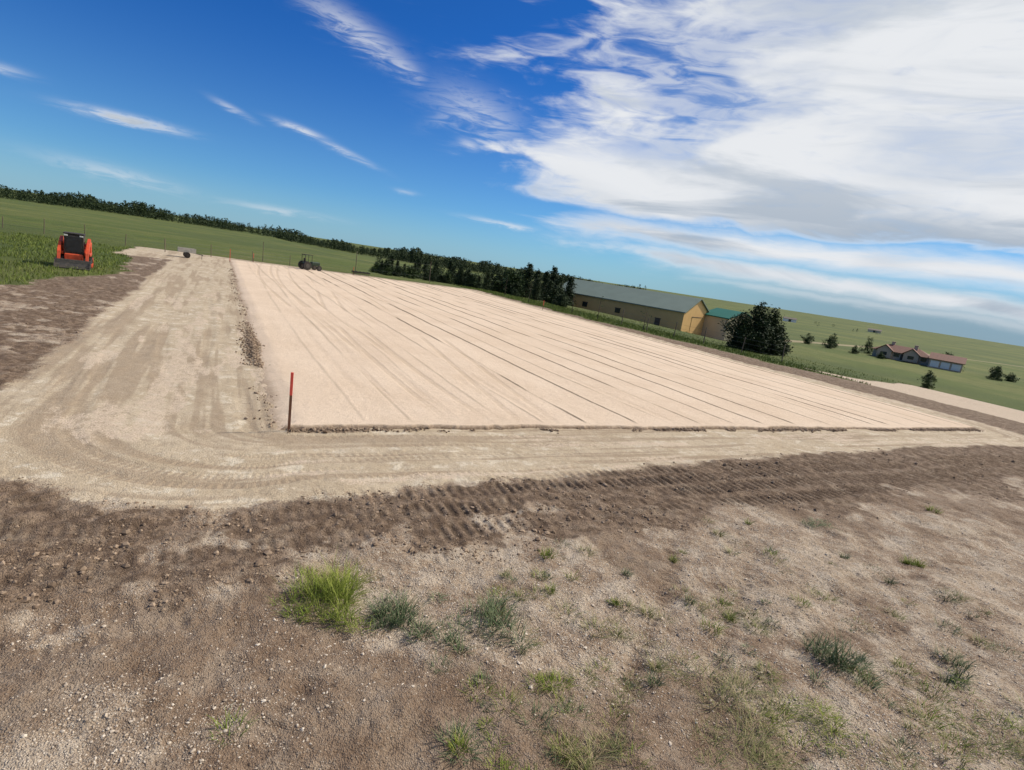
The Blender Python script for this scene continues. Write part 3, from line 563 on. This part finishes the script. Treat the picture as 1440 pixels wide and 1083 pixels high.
# ------------------------------------------------------------ tractor with harrow at far end
tx,ty=xy(7.1,51.5); tr=thing('tractor','small dark tractor with roll bar working the sand pad','tractor',(tx,ty,.08),math.radians(140)); tr.scale=(.70,)*3
m_tg=pmat('dark_green_paint',(.03,.05,.03),.4)
add('body',B().box((0,-.9,.95),(.6,1.3,.5),bev=.08).box((0,.15,.75),(.5,1.2,.4),bev=.05).box((0,.75,.95),(1.1,.5,.2),bev=.05).mesh('body',m_tg),tr)
add('seat',B().box((0,.55,1.15),(.5,.45,.12),bev=.04).box((0,.78,1.4),(.5,.1,.45),bev=.04).mesh('seat',m_black),tr)
add('roll_bar',B().cyl((-.5,.9,.9),(-.5,.95,2.1),.04).cyl((.5,.9,.9),(.5,.95,2.1),.04).cyl((-.5,.95,2.1),(.5,.95,2.1),.04).box((0,.4,2.14),(1.15,1.2,.06),bev=.02).cyl((-.5,-.1,.9),(-.5,-.1,2.1),.03).cyl((.5,-.1,.9),(.5,-.1,2.1),.03).mesh('roll_bar',m_black),tr)
m_rim=pmat('dusty_rim',(.08,.07,.06),.7)
for sx in (-1,1):
    for yy,rr,ww in ((.7,.6,.3),(-1.2,.38,.2)):
        wh=add('wheel',None,tr,loc=(sx*.7,yy,rr)); add('tyre',B().cyl((-ww/2,0,0),(ww/2,0,0),rr,seg=24).mesh('tyre',m_black),wh); add('rim',B().cyl((-ww/2-.02,0,0),(ww/2+.02,0,0),rr*.5,seg=16).mesh('rim',m_rim),wh)
ux,uy=xy(12.6,52); hr=thing('drag_harrow','low dark drag harrow lying on the sand pad','harrow',(ux,uy,.08),math.radians(30)); bb=B()
for k in range(4): bb.box((0,k*.4,.35),(1.8,.07,.07),bev=.01)
for k in range(5): bb.box((-.8+.4*k,.6,.42),(.05,1.3,.06))
add('frame',bb.mesh('frame',m_black),hr); bb=B()
for k in range(4):
    for q2 in range(8): bb.cyl((-.8+.22*q2,k*.4,.32),(-.8+.22*q2,k*.4+.05,0),.018,.008,6)
add('tine',bb.mesh('tine',m_black),hr)
m_galv=pmat('dusty_galvanised',(.48,.44,.38),.6)
wx_,wy_=xy(-3.6,47.5); wt=thing('utility_trailer','small pale utility trailer parked on packed dirt','trailer',(wx_,wy_,g1(wx_,wy_)),math.radians(35)); wt.scale=(.9,)*3
add('bed',B().box((0,0,.55),(1.5,.9,.08),bev=.01).box((0,-.43,.75),(1.5,.04,.35)).box((0,.43,.75),(1.5,.04,.35)).box((-.73,0,.75),(.04,.82,.35)).mesh('bed',m_galv),wt)
add('tow_bar',B().cyl((.7,0,.5),(1.4,0,.4),.035).cyl((1.3,0,.4),(1.3,0,.02),.03).mesh('tow_bar',m_steel),wt)
for sy in (-1,1): add('wheel',B().cyl((0,sy*.5,.28),(0,sy*.62,.28),.28,seg=20).cyl((0,sy*.62,.28),(0,sy*.64,.28),.12).mesh('wheel',m_black),wt)
# ------------------------------------------------------------ sun and sky
SA,SE=math.radians(60),math.radians(45)
sd=Vector((math.sin(SA)*math.cos(SE),math.cos(SA)*math.cos(SE),math.sin(SE)))
sl=bpy.data.lights.new('sun','SUN'); sl.energy=4.8; sl.angle=math.radians(.5); sl.color=(1,.94,.85)
so=bpy.data.objects.new('sun',sl); COL.objects.link(so); so.rotation_euler=sd.to_track_quat('Z','Y').to_euler()
w=bpy.data.worlds.new('World'); sc.world=w; w.use_nodes=True; nt=NT(w.node_tree); bg=w.node_tree.nodes['Background']
sky=nt.n('ShaderNodeTexSky',sky_type='NISHITA',sun_disc=False,sun_elevation=SE,sun_rotation=SA); sky.altitude=1300; sky.ozone_density=2.5; sky.dust_density=.5; sky.air_density=1.
tc=nt.n('ShaderNodeTexCoord').outputs['Generated']; sx=nt.n('ShaderNodeSeparateXYZ'); nt.put(sx.inputs[0],tc); x_,y_,z_=sx.outputs
DEG=57.29578
az=nt.m('MULTIPLY',nt.m('ARCTAN2',x_,y_),DEG); el=nt.m('MULTIPLY',nt.m('ARCSINE',z_),DEG)
cv=nt.n('ShaderNodeCombineXYZ'); nt.put(cv.inputs[0],az); nt.put(cv.inputs[1],el); P=cv.outputs[0]
def mp(sx_,sy_,rot=0,loc=(0,0,0)):
    o=nt.n('ShaderNodeMapping'); nt.put(o.inputs[0],P); o.inputs['Rotation'].default_value=(0,0,rot); o.inputs['Scale'].default_value=(sx_,sy_,1); o.inputs['Location'].default_value=loc; return o.outputs[0]
wA=nt.noise(mp(.05,.17,.12,(3.3,1.2,0)),1.,5,.5,.5); wB=nt.noise(mp(.075,.25,.12,(5,3,0)),1.,9,.56,.7); wC=nt.noise(mp(.20,.90,.18,(2,9,0)),1.,8,.56,.8); wD=nt.noise(mp(.045,.26,.08,(11,4,0)),1.,8,.55,.6)
wF=nt.noise(mp(.30,1.5,.14,(2,9,0)),1.,8,.62,.9)
sB=nt.m('SUBTRACT',wB,.5); sC=nt.m('SUBTRACT',wC,.5); sF=nt.m('SUBTRACT',wF,.5)
azw=nt.m('ADD',nt.m('ADD',az,nt.m('MULTIPLY',sB,26.)),nt.m('MULTIPLY',sC,8.)); elw=nt.m('ADD',el,nt.m('MULTIPLY',sB,4.)); elw=nt.m('ADD',elw,nt.m('MULTIPLY',sC,1.2))
fil=nt.m('ADD',nt.m('MULTIPLY',wB,.55),nt.m('MULTIPLY',wC,.45))
upp=nt.m('MULTIPLY',nt.sm(azw,-15.,20.),nt.sm(elw,7.,11.5))
gap=nt.m('MULTIPLY',nt.sm(wA,.45,.60),nt.m('MULTIPLY',nt.sm(el,8.5,12.),nt.sm(az,30.,12.,.3,1.)))
dens_u=nt.m('ADD',nt.m('MULTIPLY',upp,1.25),nt.m('MULTIPLY',nt.m('SUBTRACT',fil,.5),2.8))
dens_u=nt.sm(dens_u,.08,1.2)
dens_u=nt.m('MULTIPLY',dens_u,nt.sm(upp,0.,.4))
dens_u=nt.m('MULTIPLY',dens_u,nt.m('SUBTRACT',1.,nt.m('MULTIPLY',gap,nt.sm(wC,.64,.36,.35,.85))))
low=nt.m('MULTIPLY',nt.m('MULTIPLY',nt.sm(azw,-6.,4.),nt.sm(elw,5.9,7.5)),nt.sm(elw,14.,10.))
dens_l=nt.m('MULTIPLY',low,nt.sm(fil,.28,.5,.8,1.))
d1=nt.m('SUBTRACT',1.,nt.m('MULTIPLY',nt.m('SUBTRACT',1.,dens_u),nt.m('SUBTRACT',1.,dens_l)))
elb=nt.m('ADD',nt.m('ADD',el,nt.m('MULTIPLY',sB,2.2)),nt.m('MULTIPLY',sF,.7))
def band(e0,th,a0,slope=0.,amp=1.):
    c_=nt.m('ADD',e0,nt.m('MULTIPLY',nt.m('SUBTRACT',az,a0),slope)); q=nt.m('DIVIDE',nt.m('SUBTRACT',elb,c_),th)
    g_=nt.m('EXPONENT',nt.m('MULTIPLY',nt.m('MULTIPLY',q,q),-1.)); return nt.m('MULTIPLY',nt.m('MULTIPLY',g_,nt.sm(azw,a0-5,a0+5)),amp)
for a in ((5.1,1.05,3.,.0,1.),(3.2,.8,7.,-.02,.95),(1.5,.45,15.,0,.4)): d1=nt.m('MAXIMUM',d1,band(*a))
def wisp(a0,e0,wa,we,slope,amp):
    qa=nt.m('DIVIDE',nt.m('SUBTRACT',az,a0),wa); ee=nt.m('SUBTRACT',nt.m('SUBTRACT',el,e0),nt.m('MULTIPLY',nt.m('SUBTRACT',az,a0),slope)); ee=nt.m('ADD',ee,nt.m('MULTIPLY',sF,we*3.)); qe=nt.m('DIVIDE',ee,we)
    g_=nt.m('EXPONENT',nt.m('MULTIPLY',nt.m('ADD',nt.m('MULTIPLY',qa,qa),nt.m('MULTIPLY',qe,qe)),-1.)); return nt.m('MULTIPLY',g_,nt.m('MULTIPLY',nt.sm(wF,.35,.6,.25,1.),amp))
for a in ((-35.5,6.8,3.0,.33,0.,1.2),(-22.6,9.0,1.8,.28,-.15,.9),(-18.8,8.,2.6,.28,-.28,.5),(-28,9.4,1.3,.25,-.3,.5),(-18.5,17.6,4.5,1.0,-.32,.6),(-14.5,16.0,2.0,.8,-.35,.5),(-3.,4.,3.2,.25,-.04,.75),(-36,2.6,4,.5,-.08,.4),(-24,1.9,4,.3,0.,.4),(-7,13.5,4.,1.6,-.2,.5),(-13,5.5,1.,.2,0.,.3),(-43,8.2,1.5,.3,0.,.45),(-7.5,10.7,1.0,.4,-.1,.5),(-9.5,13.,2.,.7,.5,.3)):
    d1=nt.m('MAXIMUM',d1,wisp(*a))
d1=nt.m('MULTIPLY',nt.m('MINIMUM',d1,1.),nt.sm(el,.2,1.5))
hi=nt.sm(el,3.,20.)
tint=nt.mix(hi,(.38,.72,1.05),(.12,.50,1.05)); tint=nt.mix(nt.sm(az,-5,30),tint,nt.mix(hi,(.34,.70,.95),(.08,.52,.88)))
skc=nt.mix(1.,sky.outputs[0],tint,'MULTIPLY')
haze=nt.sm(el,5.,-.5,0,.45); skc=nt.mix(haze,skc,(3.2,5.0,6.7))
shade=nt.m('MULTIPLY',nt.sm(wD,.44,.66),nt.sm(el,6.,16.,.95,.5)); shade=nt.m('MAXIMUM',shade,nt.m('MULTIPLY',nt.sm(wA,.42,.66),.4)); 
under=nt.m('MULTIPLY',nt.m('MULTIPLY',nt.sm(elw,10.,7.2),nt.sm(elw,6.0,6.8)),nt.m('MULTIPLY',nt.sm(az,8.,28.),.95)); shade=nt.m('MAXIMUM',shade,under)
shade=nt.m('MULTIPLY',shade,nt.sm(d1,.4,.95))
cc=nt.mix(shade,(8.1,8.3,8.6),(4.1,4.8,5.7))
rt=nt.m('MULTIPLY',nt.sm(az,4,36),nt.sm(el,5.5,1.,0,.8)); skc=nt.mix(rt,skc,(2.4,3.3,4.2))
fin=nt.mix(d1,skc,cc)
nt.put(bg.inputs[0],fin); bg.inputs[1].default_value=.1
# ------------------------------------------------------------ camera
cam=bpy.data.cameras.new('camera'); co=bpy.data.objects.new('camera',cam); COL.objects.link(co); sc.camera=co
cam.sensor_width=36; cam.lens=36*790/1440; cam.clip_end=20000; cam.clip_start=.05
pitch=math.atan(163/790); roll=math.radians(8.76)
M=Matrix.Rotation(math.pi/2-pitch,4,'X')@Matrix.Rotation(roll,4,'Z')
co.matrix_world=Matrix.Translation((0,0,3.4))@M
